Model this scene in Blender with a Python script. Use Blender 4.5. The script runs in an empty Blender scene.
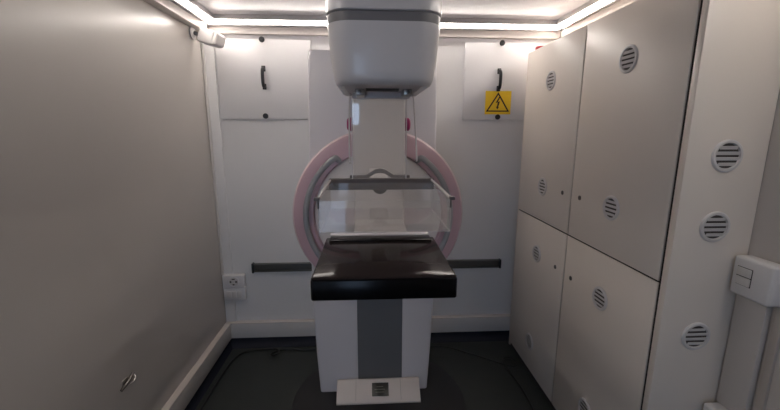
import bpy, bmesh, math, random
from mathutils import Vector, Matrix
PI = math.pi
SC = bpy.context.scene
COL = SC.collection
random.seed(4)

# ------------------------------------------------------------------ camera
cam_d = bpy.data.cameras.new('camera'); cam = bpy.data.objects.new('camera', cam_d); COL.objects.link(cam)
cam_d.sensor_width = 36; cam_d.lens = 375.64 / 780 * 36; cam_d.clip_start = .02
cam.matrix_world = (Matrix.Translation((0, 0, 1.454)) @ Matrix.Rotation(-.05635, 4, 'Z')
                    @ Matrix.Rotation(PI/2 - .19366, 4, 'X') @ Matrix.Rotation(.0018, 4, 'Z'))
SC.camera = cam

# ------------------------------------------------------------------ world, daylight, exposure
LED_POWER = 24.0
world = bpy.data.worlds.new('world'); SC.world = world; world.use_nodes = True
bg = world.node_tree.nodes['Background']; bg.inputs[0].default_value = (.50, .69, 1, 1); bg.inputs[1].default_value = 3.2
SC.view_settings.view_transform = 'Standard'; SC.view_settings.look = 'None'
SC.view_settings.exposure = 0.32; SC.view_settings.gamma = 1; SC.view_settings.use_curve_mapping = False
YR = -2.2                                   # rear wall (behind the camera)
def portal(x0, x1, z0, z1):
    l = bpy.data.lights.new('daylight_portal', 'AREA'); l.shape = 'RECTANGLE'; l.size = x1 - x0; l.size_y = z1 - z0
    l.cycles.is_portal = True
    o = bpy.data.objects.new('daylight_portal', l); COL.objects.link(o)
    o.location = ((x0+x1)/2, YR - .06, (z0+z1)/2); o.rotation_euler = (PI/2, 0, PI)
portal(-.80, -.26, 0.0, 1.5)

# ------------------------------------------------------------------ materials
def mat(name, col, rough=.5, metal=0, spec=.5, bump=0, bscale=200, var=0, vscale=3, emit=None, coat=0):
    m = bpy.data.materials.new(name); m.use_nodes = True; nt = m.node_tree; b = nt.nodes['Principled BSDF']
    b.inputs['Base Color'].default_value = (*col, 1); b.inputs['Roughness'].default_value = rough
    b.inputs['Metallic'].default_value = metal; b.inputs['Specular IOR Level'].default_value = spec
    b.inputs['Coat Weight'].default_value = coat; b.inputs['Coat Roughness'].default_value = .08
    tc = nt.nodes.new('ShaderNodeTexCoord')
    if var:
        n = nt.nodes.new('ShaderNodeTexNoise'); n.inputs['Scale'].default_value = vscale; n.inputs['Detail'].default_value = 4
        nt.links.new(tc.outputs['Object'], n.inputs['Vector'])
        r = nt.nodes.new('ShaderNodeMapRange'); r.inputs['To Min'].default_value = 1 - var; r.inputs['To Max'].default_value = 1 + var
        nt.links.new(n.outputs['Fac'], r.inputs['Value'])
        mx = nt.nodes.new('ShaderNodeVectorMath'); mx.operation = 'SCALE'; mx.inputs[0].default_value = col
        nt.links.new(r.outputs[0], mx.inputs['Scale']); nt.links.new(mx.outputs[0], b.inputs['Base Color'])
    if bump:
        n = nt.nodes.new('ShaderNodeTexNoise'); n.inputs['Scale'].default_value = bscale
        nt.links.new(tc.outputs['Object'], n.inputs['Vector'])
        bp = nt.nodes.new('ShaderNodeBump'); bp.inputs['Strength'].default_value = bump; bp.inputs['Distance'].default_value = .002
        nt.links.new(n.outputs['Fac'], bp.inputs['Height']); nt.links.new(bp.outputs[0], b.inputs['Normal'])
    if emit:
        b.inputs['Emission Color'].default_value = (*emit[0], 1); b.inputs['Emission Strength'].default_value = emit[1]
    return m
def clear(name, tint=(.99, .985, .98), haze=.08, rough=.03, f0=.02):
    m = bpy.data.materials.new(name); m.use_nodes = True; nt = m.node_tree; nt.nodes.clear()
    out = nt.nodes.new('ShaderNodeOutputMaterial'); tr = nt.nodes.new('ShaderNodeBsdfTransparent'); tr.inputs[0].default_value = (*tint, 1)
    gl = nt.nodes.new('ShaderNodeBsdfGlossy'); gl.inputs['Roughness'].default_value = rough
    df = nt.nodes.new('ShaderNodeBsdfDiffuse'); df.inputs[0].default_value = (.8, .76, .74, 1)
    lw = nt.nodes.new('ShaderNodeLayerWeight'); lw.inputs[0].default_value = .5
    pw = nt.nodes.new('ShaderNodeMath'); pw.operation = 'POWER'; pw.inputs[1].default_value = 5; nt.links.new(lw.outputs['Facing'], pw.inputs[0])
    fr = nt.nodes.new('ShaderNodeMath'); fr.operation = 'MULTIPLY_ADD'; fr.inputs[1].default_value = .85; fr.inputs[2].default_value = f0; nt.links.new(pw.outputs[0], fr.inputs[0])
    a = nt.nodes.new('ShaderNodeMixShader'); a.inputs[0].default_value = haze
    nt.links.new(tr.outputs[0], a.inputs[1]); nt.links.new(df.outputs[0], a.inputs[2])
    c = nt.nodes.new('ShaderNodeMixShader'); nt.links.new(fr.outputs[0], c.inputs[0])
    nt.links.new(a.outputs[0], c.inputs[1]); nt.links.new(gl.outputs[0], c.inputs[2]); nt.links.new(c.outputs[0], out.inputs[0])
    return m
M = dict(
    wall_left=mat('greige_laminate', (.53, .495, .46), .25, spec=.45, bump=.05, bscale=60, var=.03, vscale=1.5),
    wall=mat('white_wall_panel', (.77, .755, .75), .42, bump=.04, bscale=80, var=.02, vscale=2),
    wall_right=mat('grey_wall_panel', (.56, .52, .49), .45, var=.03),
    ceiling=mat('ceiling_laminate', (.62, .60, .61), .30, bump=.05, bscale=30, var=.03, vscale=4),
    panel=mat('access_panel_white', (.77, .75, .75), .6, var=.01),
    trim=mat('cream_trim', (.66, .60, .56), .5, var=.03, vscale=12),
    duct=mat('pvc_trunking', (.68, .65, .63), .38),
    floor=mat('dark_vinyl', (.036, .040, .038), .42, spec=.25, bump=.15, bscale=350, var=.12, vscale=9),
    cove=mat('navy_vinyl_cove', (.010, .012, .022), .6, spec=.2),
    cabinet=mat('cabinet_laminate', (.77, .70, .63), .36, bump=.05, bscale=120, var=.02, vscale=4),
    cabinet_edge=mat('cabinet_edge_band', (.50, .45, .41), .5),
    vent=mat('vent_plastic', (.66, .63, .62), .4),
    dark=mat('dark_recess', (.07, .06, .055), .8),
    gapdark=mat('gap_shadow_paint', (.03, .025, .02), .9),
    black=mat('black_plastic', (.012, .012, .013), .35),
    lock=mat('lock_metal', (.16, .14, .13), .35, metal=.8),
    led=mat('led_diffuser', (.9, .9, .9), .5, emit=((1, .92, .85), LED_POWER)),
    alu=mat('aluminium_profile', (.62, .60, .60), .3, metal=.7),
    mwhite=mat('machine_white', (.66, .64, .67), .38, coat=.1),
    mhead=mat('tube_housing_white', (.60, .575, .58), .30, coat=.3),
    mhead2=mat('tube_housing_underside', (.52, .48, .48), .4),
    band=mat('housing_band_grey', (.17, .16, .165), .35),
    arm=mat('arm_warm_grey', (.66, .62, .60), .4),
    channel=mat('column_channel_grey', (.135, .14, .15), .45),
    pink=mat('pink_ring', (.56, .38, .425), .42, coat=.1),
    pinkedge=mat('pale_pink_edge', (.70, .56, .58), .42),
    hub=mat('hub_white', (.76, .72, .70), .4),
    tube=mat('grab_rail_grey', (.29, .29, .30), .32, coat=.2),
    magenta=mat('magenta_knob', (.30, .02, .11), .3),
    clear=clear('clear_acrylic'), shield=clear('clear_shield', (.98, .975, .97), .12, f0=.09),
    edge=mat('acrylic_edge', (.62, .58, .58), .25),
    bar=mat('paddle_bar_grey', (.085, .070, .070), .5),
    table=mat('carbon_black', (.004, .0035, .004), .2, spec=.15),
    tabletop=mat('carbon_black_top', (.024, .018, .018), .10, spec=.07),
    pedal=mat('base_unit_white', (.66, .60, .57), .4),
    pedal2=mat('base_unit_line', (.35, .32, .30), .5),
    lcd=mat('lcd_dark', (.045, .042, .035), .25),
    lcd2=mat('lcd_text', (.16, .155, .12), .4),
    rail=mat('dull_metal_rail', (.14, .14, .13), .42, metal=.5),
    yellow=mat('sign_yellow', (.88, .57, .015), .42), signblack=mat('sign_brown_black', (.035, .012, .006), .5),
    cable=mat('black_cable', (.006, .006, .006), .45),
    red=mat('red_plastic', (.55, .02, .03), .4),
    steel=mat('small_steel', (.35, .33, .31), .3, metal=.9),
    plate=mat('floor_disc_dark', (.016, .015, .016), .42),
    socket=mat('socket_white', (.70, .68, .68), .35),
)

# ------------------------------------------------------------------ mesh helpers
class MB:
    def __init__(s): s.bm = bmesh.new(); s.mats = []
    def mi(s, m):
        m = M[m]
        if m not in s.mats: s.mats.append(m)
        return s.mats.index(m)
    def _add(s, tmp, m, mtx=None, smooth=False):
        i = s.mi(m)
        if mtx is not None: bmesh.ops.transform(tmp, matrix=mtx, verts=tmp.verts)
        bmesh.ops.recalc_face_normals(tmp, faces=tmp.faces)
        vm = {v: s.bm.verts.new(v.co) for v in tmp.verts}
        for f in tmp.faces:
            try: g = s.bm.faces.new([vm[v] for v in f.verts])
            except ValueError: continue
            g.material_index = i; g.smooth = smooth
        tmp.free(); return s
    def box(s, m, x0, x1, y0, y1, z0, z1, bev=0, seg=2, mtx=None):
        t = bmesh.new(); bmesh.ops.create_cube(t, size=1)
        bmesh.ops.transform(t, matrix=Matrix.Translation(((x0+x1)/2, (y0+y1)/2, (z0+z1)/2)) @ Matrix.Diagonal((x1-x0, y1-y0, z1-z0, 1)), verts=t.verts)
        if bev: bmesh.ops.bevel(t, geom=t.edges[:], offset=bev, segments=seg, profile=.5, affect='EDGES')
        return s._add(t, m, mtx, bool(bev))
    def prism(s, m, pts, d, mtx, bev=0, seg=2):       # pts in local XY, extruded from z=0 to d
        t = bmesh.new(); a = [t.verts.new((x, y, 0)) for x, y in pts]; b = [t.verts.new((x, y, d)) for x, y in pts]
        n = len(pts); t.faces.new(a[::-1]); t.faces.new(b)
        for k in range(n): t.faces.new((a[k], a[(k+1) % n], b[(k+1) % n], b[k]))
        if bev: bmesh.ops.bevel(t, geom=t.edges[:], offset=bev, segments=seg, profile=.5, affect='EDGES')
        return s._add(t, m, mtx, bool(bev))
    def lathe(s, m, prof, mtx=None, n=40, smooth=True, closed=False):   # prof (r, z)
        t = bmesh.new(); rings = []
        for r, z in prof:
            if r < 1e-6: rings.append([t.verts.new((0, 0, z))])
            else: rings.append([t.verts.new((r*math.cos(2*PI*k/n), r*math.sin(2*PI*k/n), z)) for k in range(n)])
        pr = list(zip(rings, rings[1:])) + ([(rings[-1], rings[0])] if closed else [])
        for A, B in pr:
            for k in range(n):
                j = (k+1) % n
                if len(A) == 1 and len(B) == 1: continue
                if len(A) == 1: t.faces.new((A[0], B[j], B[k]))
                elif len(B) == 1: t.faces.new((A[k], A[j], B[0]))
                else: t.faces.new((A[k], A[j], B[j], B[k]))
        return s._add(t, m, mtx, smooth)
    def tube(s, m, pts, r, n=10, smooth_path=3, caps=True):
        P = [Vector(p) for p in pts]
        for _ in range(smooth_path):
            Q = [P[0]]
            for a, b in zip(P, P[1:]): Q += [a*.75 + b*.25, a*.25 + b*.75]
            P = Q + [P[-1]]
        t = bmesh.new(); rings = []
        up = Vector((0, 0, 1)); T = (P[1]-P[0]).normalized()
        if abs(T.dot(up)) > .9: up = Vector((0, 1, 0))
        N = T.cross(up).normalized()
        for i, p in enumerate(P):
            T = (P[min(i+1, len(P)-1)] - P[max(i-1, 0)]).normalized()
            N = (N - T*N.dot(T)).normalized(); B = T.cross(N)
            rings.append([t.verts.new(p + (N*math.cos(2*PI*k/n) + B*math.sin(2*PI*k/n))*r) for k in range(n)])
        for A, B in zip(rings, rings[1:]):
            for k in range(n): t.faces.new((A[k], A[(k+1) % n], B[(k+1) % n], B[k]))
        if caps: t.faces.new(rings[0][::-1]); t.faces.new(rings[-1])
        return s._add(t, m, None, True)
    def loft(s, m, loops, capa=True, capb=True):
        t = bmesh.new(); R = [[t.verts.new(p) for p in L] for L in loops]; n = len(R[0])
        for A, B in zip(R, R[1:]):
            for k in range(n): t.faces.new((A[k], A[(k+1) % n], B[(k+1) % n], B[k]))
        if capa: t.faces.new(R[0][::-1])
        if capb: t.faces.new(R[-1])
        return s._add(t, m, None, True)
    def build(s, name, parent=None, kind=None, label=None, weighted=True):
        me = bpy.data.meshes.new(name); 
        base = Vector((0, 0, 0))
        if parent is None and s.bm.verts:
            xs = [v.co.x for v in s.bm.verts]; ys = [v.co.y for v in s.bm.verts]; zs = [v.co.z for v in s.bm.verts]
            base = Vector(((min(xs)+max(xs))/2, (min(ys)+max(ys))/2, min(zs)))
        elif parent is not None: base = wloc(parent)
        for v in s.bm.verts: v.co -= base
        s.bm.to_mesh(me); s.bm.free()
        for m in s.mats: me.materials.append(m)
        me.set_sharp_from_angle(angle=math.radians(38))
        o = bpy.data.objects.new(name, me); COL.objects.link(o)
        if parent is None: o.location = base; o['_w'] = 0
        else: o.parent = parent
        if '_w' in o: del o['_w']
        if kind: o['kind'] = kind
        if label: o['label'] = label
        return o
def wloc(o):
    v = Vector((0, 0, 0))
    while o: v += o.location; o = o.parent
    return v
def tag(o, label, cat, group=None):
    o['label'] = label; o['category'] = cat
    if group: o['group'] = group
    return o
def thing(name, loc, label, cat, group=None):
    o = bpy.data.objects.new(name, None); COL.objects.link(o); o.location = loc; o.empty_display_size = .05
    return tag(o, label, cat, group)
def basis(ox, X, Y, Z):
    m = Matrix((X, Y, Z)).transposed().to_4x4(); m.translation = ox; return m
def face_y(x, y, z): return basis(Vector((x, y, z)), Vector((1, 0, 0)), Vector((0, 0, 1)), Vector((0, -1, 0)))     # faces the camera (-y)
def face_x(x, y, z): return basis(Vector((x, y, z)), Vector((0, -1, 0)), Vector((0, 0, 1)), Vector((-1, 0, 0)))   # faces -x
def face_xp(x, y, z): return basis(Vector((x, y, z)), Vector((0, 1, 0)), Vector((0, 0, 1)), Vector((1, 0, 0)))    # faces +x

# ------------------------------------------------------------------ dimensions
XL, XR, YB, ZC = -.987, 1.222, 2.45, 2.112
XC, YN, YF, YD, ZCT, ZM = .961, 1.094, 2.325, 1.715, 1.915, .962

# ------------------------------------------------------------------ setting
def struct(name, *boxes):
    b = MB()
    for x in boxes: b.box(*x[:7], bev=x[7] if len(x) > 7 else 0)
    return b.build(name, kind='structure')
struct('floor', ('floor', XL-.1, XR+.1, YR-.1, YB+.1, -.05, 0))
struct('ceiling', ('ceiling', XL-.1, XR+.1, YR-.1, YB+.1, ZC, ZC+.05))
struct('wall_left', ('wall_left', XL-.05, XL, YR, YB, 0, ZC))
struct('wall_right', ('wall_right', XR, XR+.05, YR, YB, 0, ZC))
struct('wall_back', ('wall', XL-.05, XR+.05, YB, YB+.05, 0, ZC))
DX0, DX1, DZ = -.80, -.26, 1.5  # unseen doorway added in the rear wall to let in cool daylight
SX0, SX1, SZ0, SZ1 = -.195, -.11, 1.53, 1.78
struct('wall_rear', ('wall_right', XL-.05, DX0, YR-.05, YR, 0, ZC), ('wall_right', DX0, DX1, YR-.05, YR, DZ, ZC),
       ('wall_right', DX1, SX0, YR-.05, YR, 0, ZC), ('wall_right', SX0, SX1, YR-.05, YR, 0, SZ0),
       ('wall_right', SX0, SX1, YR-.05, YR, SZ1, ZC), ('wall_right', SX1, XR+.05, YR-.05, YR, 0, ZC))
struct('added_window_1', ('clear', SX0, SX1, YR-.03, YR-.024, SZ0, SZ1))  # unseen slit pane, added for the blue reflection on the face shield
# ceiling trims (boards below the light strips)
TZ = 2.019
struct('trim_1', ('trim', XL, XR, YB-.03, YB, TZ, TZ+.0445, .002))
struct('trim_2', ('trim', XL, XL+.05, YR, YB-.03, TZ, TZ+.0445, .002))
struct('trim_3', ('trim', XR-.03, XR, YR, YB-.03, TZ, TZ+.0445, .002))
struct('trim_4', ('wall', XL, XL+.068, YB-.012, YB, .16, TZ, .001))            # corner board
struct('baseboard_back', ('duct', XL, XR, YB-.034, YB, .055, .162, .001))
struct('baseboard_left', ('duct', XL, XL+.034, YR, YB-.034, .055, .162, .001))
cv = MB(); 
cp = [(0, 0), (0, .055), (-.018, .055), (-.03, .03), (-.045, .012), (-.075, .0)]
cv.prism('cove', [(y, z) for y, z in cp], XR-XL-.001, basis(Vector((XL, YB, 0)), Vector((0, 1, 0)), Vector((0, 0, 1)), Vector((1, 0, 0))))
cv.build('trim_5', kind='structure')
cv = MB(); cv.prism('cove', [(-y*.7, z) for y, z in cp], YB-YR, basis(Vector((XL, YB, 0)), Vector((1, 0, 0)), Vector((0, 0, 1)), Vector((0, -1, 0))))
cv.build('trim_6', kind='structure')

struct('baseboard_back_lit_top', ('trim', XL+.001, XR, YB-.038, YB-.0005, .1625, .168, .001))  # cream strip paints the warmer light on the baseboard's top ledge
struct('baseboard_left_lit_top', ('trim', XL+.0005, XL+.038, YR, YB-.039, .1625, .168, .001))  # same painted warm light along the left baseboard's top
# ------------------------------------------------------------------ light strips
def led(pa, pb, inward, label):
    # a slanted aluminium profile with a luminous diffuser, running pa -> pb just above the trim
    pa, pb = Vector(pa), Vector(pb); d = (pb-pa).normalized(); L = (pb-pa).length
    t = thing('led_light_strip', (pa+pb)/2, label, 'light strip', 'light strips round the ceiling')
    inw = Vector(inward); z = Vector((0, 0, 1))
    m = Matrix((inw, z, d)).transposed().to_4x4(); m.translation = pa
    MB().prism('led', [(.005, .0), (.024, .0145), (.0225, .0165), (.0035, .002)], L, m).build('diffuser', t)
    MB().prism('alu', [(-.03, -.004), (.0, -.004), (.0015, -.009), (.0035, -.009), (.0045, .0), (.0030, .003), (.0222, .0175), (.0250, .0150), (.036, .0135), (.040, .0155), (.040, .022), (.034, .042), (-.03, .042)], L, m).build('profile', t)
LZ = 2.069; YL0 = -.7
led((XL+.05, 2.402, LZ), (XR-.05, 2.402, LZ), (0, -1, 0), 'glowing white LED light strip along the top of the back wall')
led((XL+.072, YL0, LZ), (XL+.072, 2.355, LZ), (1, 0, 0), 'glowing white LED light strip running along the ceiling above the left wall')
led((XR-.052, YL0, LZ), (XR-.052, 2.355, LZ), (-1, 0, 0), 'glowing white LED light strip running along the ceiling above the grey cabinets')

# ------------------------------------------------------------------ access panels on the back wall
def access_panel(x0, x1, hx, label, knob_dx=0, flip=1):
    yb, yf = YB, YB-.018
    t = thing('access_panel', ((x0+x1)/2, YB, 1.525), label, 'panel')
    MB().box('panel', x0, x1, yf, yb, 1.527, 1.992, bev=.002).build('panel_board', t)
    h = MB()
    x = hx; h.tube('black', [(x, yf+.002, 1.825), (x, yf-.024, 1.825), (x, yf-.034, 1.80), (x, yf-.034, 1.745), (x, yf-.024, 1.72), (x, yf+.002, 1.72)], .0100, 10, 2)
    h.box('black', x-.012, x+.012, yf-.006, yf, 1.808, 1.842, bev=.003); h.box('black', x-.012, x+.012, yf-.006, yf, 1.703, 1.737, bev=.003)
    h.build('handle', t)
    for (kx, kz) in ((hx+.004+knob_dx, 2.006-.018), (hx+knob_dx, 1.545)):
        MB().lathe('black', [(0, 0), (.009, 0), (.009, .012), (.016, .013), (.017, .02), (.014, .026), (0, .027)], face_y(kx, yf, kz), 24).build('knob', t)
    return t
access_panel(-.903, -.345, -.632, 'white access panel with black handle, left of the mammography machine')
access_panel(.602, 1.07, .822, 'white access panel with black handle, behind the yellow warning sign')
# warning sign
sg = thing('warning_sign', (.822, YB-.018, 1.56), 'yellow high voltage warning sign with lightning bolt on the right access panel', 'sign')
ys = YB-.018
MB().box('yellow', .742, .908, ys-.0025, ys-.0002, 1.562, 1.706).build('sign_plate', sg)
tri = [(-.076, -.056), (.076, -.056), (.0, .064)]
def inset(pts, k, c=(0, -.016)): return [(c[0]+(x-c[0])*k, c[1]+(y-c[1])*k) for x, y in pts]
b = MB(); outer = tri; inner = inset(tri, .80)
for k in range(3):
    j = (k+1) % 3
    b.prism('signblack', [outer[k], outer[j], inner[j], inner[k]], .001, face_y(.824, ys-.0025, 1.634))
b.build('triangle_outline', sg)
MB().prism('signblack', [(.006, .036), (-.015, -.002), (-.001, .002), (-.006, -.026), (-.011, -.024), (-.003, -.042), (.008, -.028), (.003, -.028), (.013, .009), (.0, .006), (.013, .034)], .001, face_y(.824, ys-.0025, 1.634)).build('lightning_bolt', sg)

# ------------------------------------------------------------------ horizontal metal rail on the back wall
rl = thing('wall_rail', (.06, YB, .53), 'dull grey metal rail across the lower back wall behind the machine', 'rail')
b = MB(); b.box('rail', -.775, .897, YB-.012, YB-.001, .530, .584, bev=.001); b.box('rail', -.775, .897, YB-.03, YB-.012, .530, .535); b.box('rail', -.775, .897, YB-.03, YB-.012, .579, .584)
b.build('rail_profile', rl)
MB().box('black', -.785, -.772, YB-.036, YB-.001, .523, .590, bev=.003).build('end_cap', rl)
MB().box('black', .894, .906, YB-.034, YB-.001, .525, .588, bev=.003).build('end_cap', rl)

# ------------------------------------------------------------------ sockets / switches / conduit / sensor
def socket(): 
    t = thing('wall_socket', (-.9, YB, .335), 'white power socket above a row of switches in the back left corner', 'socket')
    x0, x1 = -.978, -.838
    MB().box('socket', x0, x1, YB-.045, YB-.0005, .425, .515, bev=.006).build('socket_box', t)
    MB().box('socket', x0, x1+.002, YB-.040, YB-.0005, .335, .424, bev=.006).build('switch_box', t)
    s = MB(); c = (-.905, YB-.045, .472)
    s.lathe('socket', [(.036, 0), (.036, .003), (.031, .004), (.029, -.002 + .004)], face_y(*c), 28)
    s.lathe('duct', [(0, .001), (.03, .001)], face_y(*c), 28)
    s.box('black', c[0]-.023, c[0]-.013, c[1]-.003, c[1], c[2]-.006, c[2]+.004); s.box('black', c[0]+.013, c[0]+.023, c[1]-.003, c[1], c[2]-.006, c[2]+.004)
    s.box('dark', c[0]-.010, c[0]+.010, c[1]-.003, c[1], c[2]+.014, c[2]+.021); s.box('dark', c[0]-.006, c[0]+.006, c[1]-.003, c[1], c[2]-.024, c[2]-.017)
    s.build('socket_outlet', t)
    for k in range(3):
        MB().box('duct', x0+.022+k*.034, x0+.052+k*.034, YB-.046, YB-.040, .355, .405, bev=.003).build('rocker_switch', t)
socket()
cd = thing('cable_conduit', (XL+.012, YB-.02, .52), 'thin white cable conduit running down the back left corner', 'conduit')
MB().box('duct', XL+.002, XL+.014, YB-.030, YB-.0125, .515, 1.985, bev=.002).build('conduit_cover', cd)
se = thing('motion_sensor', (XL, 2.36, 1.985), 'white swivelling motion sensor mounted in the upper left corner', 'sensor')
b = MB(); b.lathe('socket', [(0, 0), (.034, 0), (.036, .008), (.026, .014), (0, .014)], face_xp(XL, 2.315, 1.995), 28); b.build('mount_plate', se)
MB().tube('steel', [(XL+.012, 2.315, 1.995), (XL+.03, 2.32, 1.99), (XL+.045, 2.335, 1.985)], .011, 12, 2).build('swivel_joint', se)
b = MB(); mt = Matrix.Translation((-.866, 2.290, 1.960)) @ Matrix.Rotation(math.radians(17), 4, 'Y') @ Matrix.Rotation(math.radians(-25), 4, 'Z')
b.box('vent', -.074, .045, -.038, .038, -.038, .038, bev=.011, seg=3, mtx=mt)
b.build('sensor_body', se)
MB().box('arm', .030, .066, -.034, .034, -.033, .033, bev=.014, seg=4, mtx=mt).build('sensor_lens', se)

sw = thing('light_switch', (XR, 1.02, .94), 'white double light switch box on the right wall beside the cabinet', 'switch')
MB().box('socket', 1.166, XR-.0005, .962, 1.086, .945, 1.070, bev=.010, seg=3).build('switch_box', sw)
MB().box('duct', 1.161, 1.167, 1.022, 1.066, 1.012, 1.038, bev=.002).build('rocker_switch', sw)
MB().box('duct', 1.161, 1.167, 1.022, 1.066, .983, 1.009, bev=.002).build('rocker_switch', sw)
MB().box('gapdark', 1.1650, 1.167, 1.020, 1.068, .981, 1.040, bev=.001).build('switch_frame', sw)
s2 = thing('junction_box', (XR, 1.02, .41), 'white junction box low on the right wall under the cable trunking', 'junction box')
MB().box('socket', 1.150, XR-.0005, .955, 1.086, .42, .535, bev=.010, seg=3).build('box_body', s2)
MB().box('duct', 1.144, 1.151, .972, 1.069, .437, .518, bev=.003).build('box_cover', s2)
tk = thing('cable_trunking', (XR, 1.04, .535), 'white vertical cable trunking on the right wall below the light switch', 'trunking')
MB().box('wall_right', 1.200, XR-.0005, .992, 1.088, .535, .945, bev=.002).build('trunking_cover', tk)
struct('trim_7', ('cabinet_edge', XR-.010, XR, .955, .978, 0, TZ, .001))

# small latch low on the left wall
lt = thing('wall_latch', (XL, 1.40, .44), 'small bent metal latch sticking out of the lower left wall', 'latch')
MB().box('steel', XL, XL+.004, 1.385, 1.415, .452, .476, bev=.001).build('latch_plate', lt)
b = MB(); b.tube('lock', [(XL+.006, 1.448, .472), (XL+.012, 1.42, .467), (XL+.014, 1.39, .462), (XL+.010, 1.362, .453)], .0055, 8, 2)
b.tube('steel', [(XL+.010, 1.395, .458), (XL+.022, 1.415, .452), (XL+.024, 1.435, .460), (XL+.010, 1.446, .470)], .0025, 8, 2)
b.build('latch_pin', lt)

# ------------------------------------------------------------------ cabinet with vented doors
cb = thing('storage_cabinet', ((XC+XR)/2, (YN+YF)/2, 0), 'tall cream storage cabinet with four vented doors along the right wall', 'cabinet')
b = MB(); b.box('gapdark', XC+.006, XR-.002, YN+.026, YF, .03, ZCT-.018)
b.build('carcass', cb)
MB().box('cabinet', XC, XR-.002, YN, YN+.024, 0, ZCT, bev=.001).build('side_panel', cb)
MB().box('cabinet', XC+.004, XR-.002, YF+.001, YF+.018, 0, ZCT, bev=.001).build('side_panel', cb)
MB().box('cabinet', XC+.0185, XR-.002, YN+.0245, YF, ZCT-.017, ZCT, bev=.001).build('top_panel', cb)
MB().box('dark', XC+.012, XC+.03, YN+.025, YF, 0, .03).build('plinth', cb)
def vent(mtx, r=.05):
    v = MB()
    v.lathe('vent', [(r, 0), (r, .003), (r*.93, .0065), (r*.80, .0065), (r*.76, .001)], mtx, 40)
    v.lathe('dark', [(0, .0008), (r*.78, .0008)], mtx, 40, smooth=False)
    n = 4; ri = r*.785
    for k in range(n):
        y = (k-(n-1)/2)*ri*2/(n+.7); w = math.sqrt(max(ri*ri-(abs(y)+.003)**2, 0))
        v.box('vent', -w, w, -.0050, .0050, -.0008, .0012, mtx=mtx @ Matrix.Translation((0, y, .0036)) @ Matrix.Rotation(.3, 4, 'X'))
    return v
def door(y0, y1, z0, z1, vents, lock):
    d = MB().box('cabinet', XC, XC+.0056, y0+.0045, y1-.0045, z0+.0035, z1-(.0035 if z1 < 1.5 else 0), bev=.0012).build('door', cb)
    for (y, z) in vents: vent(face_x(XC, y, z)).build('vent_grille', d)
    l = MB(); l.lathe('lock', [(0, .004), (.006, .004), (.010, .003), (.011, 0)], face_x(XC, *lock), 20); l.box('dark', XC-.0045, XC-.0038, lock[0]-.001, lock[0]+.001, lock[1]-.005, lock[1]+.005)
    l.build('lock', d)
zt, zl = ZCT-.0005, .03
door(YD, YF, ZM, zt, [(2.012, 1.717), (2.012, 1.155)], (1.795, 1.156))
door(YN+.032, YD, ZM, zt, [(1.412, 1.717), (1.412, 1.156)], (1.640, 1.157))
door(YD, YF, zl, ZM, [(2.018, .765), (2.022, .207)], (1.800, .765))
door(YN+.032, YD, zl, ZM, [(1.416, .769), (1.430, .225)], (1.648, .765))
sp = [c for c in cb.children if c.name == 'side_panel'][0]
for z in (1.382, 1.159, .781): vent(face_y(1.090, YN, z)).build('vent_grille', sp)
rd = thing('red_roll', (.975, 2.25, ZCT), 'small round red object lying on top of the cabinet near the back wall', 'roll')
b = MB(); b.lathe('red', [(.014, -.009), (.026, -.009), (.028, -.006), (.028, .006), (.026, .009), (.014, .009)], Matrix.Translation((.993, 2.245, ZCT+.0095)), 30, closed=True); b.build('tape', rd)

# ------------------------------------------------------------------ mammography machine
CX = .035
mm = thing('mammography_machine', (CX, 1.95, 0), 'white mammography machine with pink ring and black breast support table', 'mammography machine')
MB().lathe('plate', [(0, 0), (.47, 0), (.47, .003), (.464, .0045), (0, .0045)], Matrix.Translation((.045, 1.83, .0002)), 72).build('floor_disc', mm)  # thin dark round disc lying on the floor below the machine
cxa, cxb = -.285, .336
b = MB()
CW = [(.006, -.284, .322), (.25, -.298, .335), (.56, -.308, .347), (1.0, -.306, .347), (1.35, -.298, .342), (1.80, -.285, .334), (1.832, -.283, .332)]
def colside(outer, inner):
    L = []
    for z, xa, xb in CW:
        x = xa if outer == 'a' else xb; c = .012 if z < 1.83 else .03; s = 1 if outer == 'a' else -1
        L.append([(x, 2.38, z), (x, 1.90+c, z), (x+s*c*.35, 1.90+c*.35, z), (x+s*c, 1.90, z), (inner, 1.90, z), (inner, 2.38, z)])
    return L
b.loft('mwhite', colside('a', -.0715)); b.loft('mwhite', colside('b', .1765))
b.box('mwhite', -.075, .18, 1.915, 2.37, .006, 1.832)
col = b.build('column', mm)
MB().box('channel', -.0705, .1755, 1.900, 1.914, .05, 1.30).build('column_channel', col, label='dark grey vertical channel')
# ring and hub
RX, RY, RZ = .046, 1.85, 1.046
b = MB()
b.lathe('pink', [(.316, -.04), (.316, .032), (.322, .040), (.398, .040), (.414, .034)], face_y(RX, RY, RZ), 96)
b.lathe('pinkedge', [(.414, .034), (.423, .022), (.423, -.045), (.316, -.045)], face_y(RX, RY, RZ), 96)
ring = b.build('gantry_ring', mm, label='pale pink round ring')
MB().lathe('hub', [(0, -.045), (.315, -.045), (.315, .018), (.306, .024), (0, .024)], face_y(RX, RY, RZ), 96).build('hub_disc', mm)
def arc(a0, a1, n=18, r=.352, y=RY-.062):
    P = []
    for k in range(n+1):
        a = math.radians(a0+(a1-a0)*k/n); P.append((RX+r*math.cos(a), y, RZ+r*math.sin(a)))
    return P
for sgn in (1, -1):
    A = arc(55, -42) if sgn == 1 else arc(125, 222)
    a, z = A[0], A[-1]
    def off(p, dy, dr): 
        v = Vector((p[0]-RX, 0, p[2]-RZ)).normalized(); return (p[0]-v.x*dr, p[1]+dy, p[2]-v.z*dr)
    A = [off(a, .032, .024), off(a, .012, .016)] + A + [off(z, .012, .0), off(z, .032, 0)]
    MB().tube('tube', A, .0138, 14, 2).build('grab_rail', mm)
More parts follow.
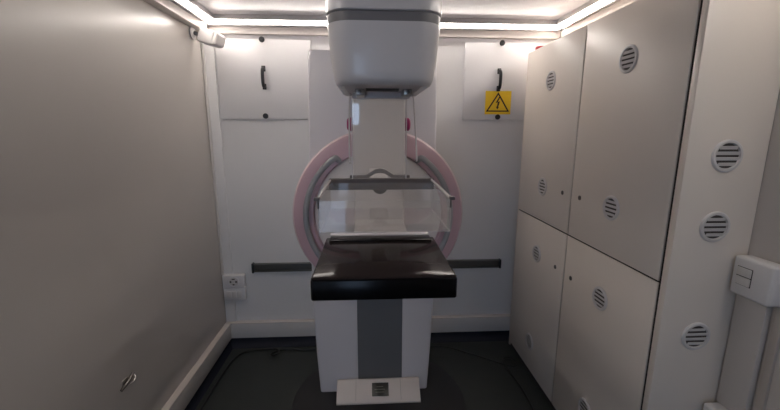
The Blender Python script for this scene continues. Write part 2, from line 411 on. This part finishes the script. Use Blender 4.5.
# arm
AX0, AX1 = -.070, .163
b = MB(); b.box('arm', AX0, AX1, 1.70, 1.822, .98, 1.98, bev=.012, seg=3)
arm = b.build('arm', mm, label='warm grey upright arm')
for x, s in ((AX0-.001, -1), (AX1+.001, 1)):
    mtx = basis(Vector((x, 1.755, 1.485)), Vector((0, 1, 0)), Vector((0, 0, 1)), Vector((s, 0, 0)))
    k = MB(); k.lathe('magenta', [(0, 0), (.029, 0), (.031, .006), (.029, .020), (.022, .026), (0, .027)], mtx, 28); k.build('knob', arm, label='magenta round knob')
# x-ray tube head
def rr(z, xa, xb, yf, yb, rad, bulge=.0, n=8):
    # rounded rectangle loop, corners at the front (small y) rounded by rad
    P = []
    def c(cx, cy, a0, r):
        for k in range(n+1):
            a = math.radians(a0 + 90*k/n); P.append((cx+r*math.cos(a), cy+r*math.sin(a), z))
    c(xa+rad, yf+rad, 180, rad); c(xb-rad, yf+rad, 270, rad); c(xb-.02, yb-.02, 0, .02); c(xa+.02, yb-.02, 90, .02)
    return P
hx = .040
def hl(z, w, yf, rad=.06, yb=1.30): return rr(z, hx-w/2, hx+w/2, yf, yb, rad)
b = MB()
b.loft('mhead', [hl(1.5715, .208, .966, .05, 1.26), hl(1.565, .224, .954, .054, 1.272), hl(1.569, .240, .944, .057, 1.28), hl(1.58, .249, .937, .058, 1.287), hl(1.60, .255, .934), hl(1.635, .264, .930), hl(1.68, .272, .926), hl(1.700, .275, .925), hl(1.703, .275, .925)], capa=False)
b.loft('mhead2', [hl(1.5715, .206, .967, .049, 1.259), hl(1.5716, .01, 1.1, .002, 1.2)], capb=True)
head = b.build('tube_head', mm, label='white x-ray tube housing')
b = MB(); b.loft('band', [hl(1.703, .273, .926), hl(1.723, .276, .925), hl(1.7235, .276, .925)]); b.build('housing_band', head, label='dark grey band round the housing')
b = MB(); b.loft('dark', [hl(1.7235, .270, .929), hl(1.7255, .270, .929)]); b.loft('mhead', [hl(1.7255, .277, .924), hl(1.728, .280, .921), hl(1.80, .278, .921), hl(1.90, .268, .93), hl(1.96, .25, .945), hl(1.985, .22, .97)])
b.build('upper_cover', head, label='white upper housing cover')
MB().box('arm', hx-.108, hx+.108, 1.28, 1.72, 1.66, 1.93, bev=.02, seg=3).build('head_mount', head)
b = MB(); b.box('dark', hx-.046, hx+.046, 1.09, 1.118, 1.566, 1.574); b.build('collimator_slot', head)
for x in (-.024, .112):
    b = MB(); b.box('steel', x-.013, x+.013, 1.10, 1.19, 1.554, 1.573, bev=.004); b.lathe('lock', [(0, 0), (.005, 0), (.005, .004), (0, .005)], face_y(x, 1.10, 1.563), 16); b.build('shield_bracket', head)
b = MB(); b.box('mhead2', hx-.088, hx+.088, 1.19, 1.215, 1.553, 1.573, bev=.003); b.build('shield_clamp', head)
# face shield
b = MB(); b.box('shield', -.051, .118, 1.200, 1.203, 1.292, 1.560); fs = b.build('face_shield', mm, label='clear plastic face shield')
MB().box('edge', -.0535, -.051, 1.199, 1.204, 1.292, 1.556).build('shield_edge', fs)
MB().box('edge', .118, .1205, 1.199, 1.204, 1.292, 1.556).build('shield_edge', fs)
MB().tube('edge', [(-.055, 1.19, 1.567), (-.058, 1.20, 1.54), (-.062, 1.22, 1.40), (-.061, 1.222, 1.358)], .0028, 8, 2).build('shield_stay', fs)
MB().tube('edge', [(.137, 1.19, 1.567), (.142, 1.20, 1.54), (.154, 1.22, 1.40), (.156, 1.222, 1.358)], .0028, 8, 2).build('shield_stay', fs)
MB().tube('edge', [(-.061, 1.222, 1.360), (-.061, 1.235, 1.356)], .005, 8, 0).build('stay_tip', fs)
MB().tube('bar', [(.156, 1.222, 1.360), (.157, 1.238, 1.356)], .005, 8, 0).build('stay_tip', fs)
# compression paddle: clear tray with a grey clamp bar
px0, px1, py0, py1, pz0, pz1 = -.124, .202, .905, 1.195, 1.207, 1.292
T = .0028
b = MB(); b.box('clear', px0, px1, py0, py1, pz0, pz0+T)
b.box('clear', px0, px0+T, py0, py1, pz0+T, pz1); b.box('clear', px1-T, px1, py0, py1, pz0+T, pz1)
b.box('clear', px0+T, px1-T, py0, py0+T, pz0+T, pz0+.080); b.box('clear', px0+T, px1-T, py1-T, py1, pz0+T, pz1)
pad = b.build('compression_paddle', mm, label='clear plastic compression tray')
b = MB()
for y in (py0, py1-T): b.box('edge', px0, px1, y-.0004, y+.0010, pz0-.0004, pz0+.0010)
for x in (px0, px1): b.box('edge', x-.0008, x+.0008, py0, py1, pz0-.0004, pz0+.0010); b.box('edge', x-.0007, x+.0007, py0, py0+.0014, pz0, pz1)
b.build('tray_rim', pad)
MB().box('bar', -.128, .210, 1.196, 1.222, 1.269, 1.305, bev=.003).build('clamp_bar', pad, label='dark grey clamp bar')
for x, s in ((px0, -1), (px1, 1)):
    MB().tube('edge', [(x-s*.0, 1.20, 1.300), (x, 1.05, 1.297), (x, .912, 1.292)], .0038, 8, 1).build('side_arm', pad)
    h = MB(); h.box('bar', x-.002, x+.002, .904, .914, 1.268, 1.294, bev=.0008); h.box('bar', x-.0035-(.006 if s < 0 else 0)+0, x+.0035+(.006 if s > 0 else 0), .900, .914, 1.288, 1.296, bev=.001); h.build('hook', pad)
# arched handle behind the bar
hb = MB(); ax = .036
arch = [(-.098, 0), (-.098, .010), (-.045, .011), (-.032, .019), (-.016, .029), (0, .032), (.016, .029), (.032, .019), (.045, .011), (.098, .010), (.098, 0), (.028, 0), (.024, .006), (-.024, .006), (-.028, 0)]
top = arch[1:10]; 
low = [(-.098, 0), (-.04, 0), (-.030, .008), (-.016, .016), (0, .018), (.016, .016), (.030, .008), (.04, 0), (.098, 0)]
for (a, c), (d, e) in zip(zip(low, top), zip(low[1:], top[1:])):
    hb.prism('bar', [a, d, e, c], .02, face_y(ax, 1.245, 1.302))
hb.build('arch_handle', pad, label='dark grey arched release handle')
MB().lathe('bar', [(0, 0), (.024, 0), (.026, .004), (.026, .012), (0, .012)], face_y(ax, 1.240, 1.276), 32).build('release_knob', pad)
MB().box('arm', ax-.035, ax+.035, 1.246, 1.71, 1.262, 1.290, bev=.004).build('paddle_carrier', pad)
# breast support table
tx0, tx1, ty0, ty1, tz = -.144, .216, .868, 1.222, 1.1045
b = MB(); b.box('tabletop', tx0, tx1, ty0, ty1, tz-.058, tz, bev=.006, seg=3); tb = b.build('support_table', mm, label='glossy black breast support table')
MB().box('table', tx0-.001, tx1+.001, ty0-.003, ty0+.02, tz-.060, tz-.004, bev=.006, seg=3).build('front_edge', tb)
MB().box('table', tx0+.014, tx1-.014, 1.17, 1.226, tz-.002, tz+.004, bev=.0018).build('rear_lip', tb)
MB().box('mwhite', tx0+.012, tx1-.012, 1.2265, 1.262, tz-.05, tz+.008, bev=.004).build('rear_housing', tb, label='white rear housing')
MB().box('arm', AX0+.006, AX1-.006, 1.262, 1.702, tz-.11, tz-.05, bev=.01).build('table_support', tb)
# base unit with display
bu = MB(); xs = (-.186, .270)
prof = [(1.893, .006), (1.893, .088), (1.876, .094), (1.794, .024), (1.787, .016), (1.787, .006)]
bu.prism('pedal', prof, xs[1]-xs[0], basis(Vector((xs[0], 0, 0)), Vector((0, 1, 0)), Vector((0, 0, 1)), Vector((1, 0, 0))), bev=.002)
base = bu.build('base_unit', mm, label='warm white base unit with a small display')
sl = Vector((0, .082, .070)).normalized(); nrm = Vector((0, -.070, .082)).normalized()
def slope(x, t): return basis(Vector((x, 1.794, .024)) + sl*t, Vector((1, 0, 0)), sl, nrm)
MB().box('lcd', -.046, .046, -.034, .034, -.002, .0018, bev=.0008, mtx=slope(.052, .054)).build('display', base, label='small dark display')
d = MB()
for k, w in enumerate((.026, .032, .020)): d.box('lcd2', -w, w*.8, -.014+k*.014-.002, -.014+k*.014+.002, .0018, .0022, mtx=slope(.052, .054))
d.build('display_text', base)
for x in (-.082, .164):
    MB().box('pedal2', -.001, .001, -.0, .106, -.001, .0006, mtx=slope(x, .0)).build('panel_seam', base)

# ------------------------------------------------------------------ floor cables
def cable(pts, label, r=.0055, name='power_cable'):
    b = MB(); b.tube('cable', [(x, y, r+.0005+dz) for x, y, dz in pts], r, 8, 3)
    return tag(b.build(name), label, 'cable')
cable([(.35, 2.35, 0), (.408, 2.326, 0), (.518, 2.318, 0), (.60, 2.262, 0), (.688, 2.206, 0), (.79, 2.135, 0), (.86, 2.085, 0), (.915, 2.070, .0), (.932, 2.105, .002), (.920, 2.150, .006), (.885, 2.160, .012), (.845, 2.135, .012), (.838, 2.095, .012), (.853, 2.03, .0), (.862, 1.93, 0), (.866, 1.80, 0), (.856, 1.68, 0), (.84, 1.5, 0), (.78, 1.3, 0)],
      'thin black cable looping across the dark floor in front of the cabinet')
cable([(-.30, 2.335, 0), (-.475, 2.332, 0), (-.58, 2.350, 0), (-.63, 2.325, .0), (-.665, 2.285, .002), (-.63, 2.262, .006), (-.60, 2.29, .012), (-.625, 2.335, .012), (-.72, 2.350, 0), (-.818, 2.345, 0), (-.875, 2.29, 0), (-.895, 2.18, 0), (-.90, 2.02, 0), (-.90, 1.8, 0), (-.90, 1.5, 0)],
      'thin black cable lying along the back and left edge of the dark floor')
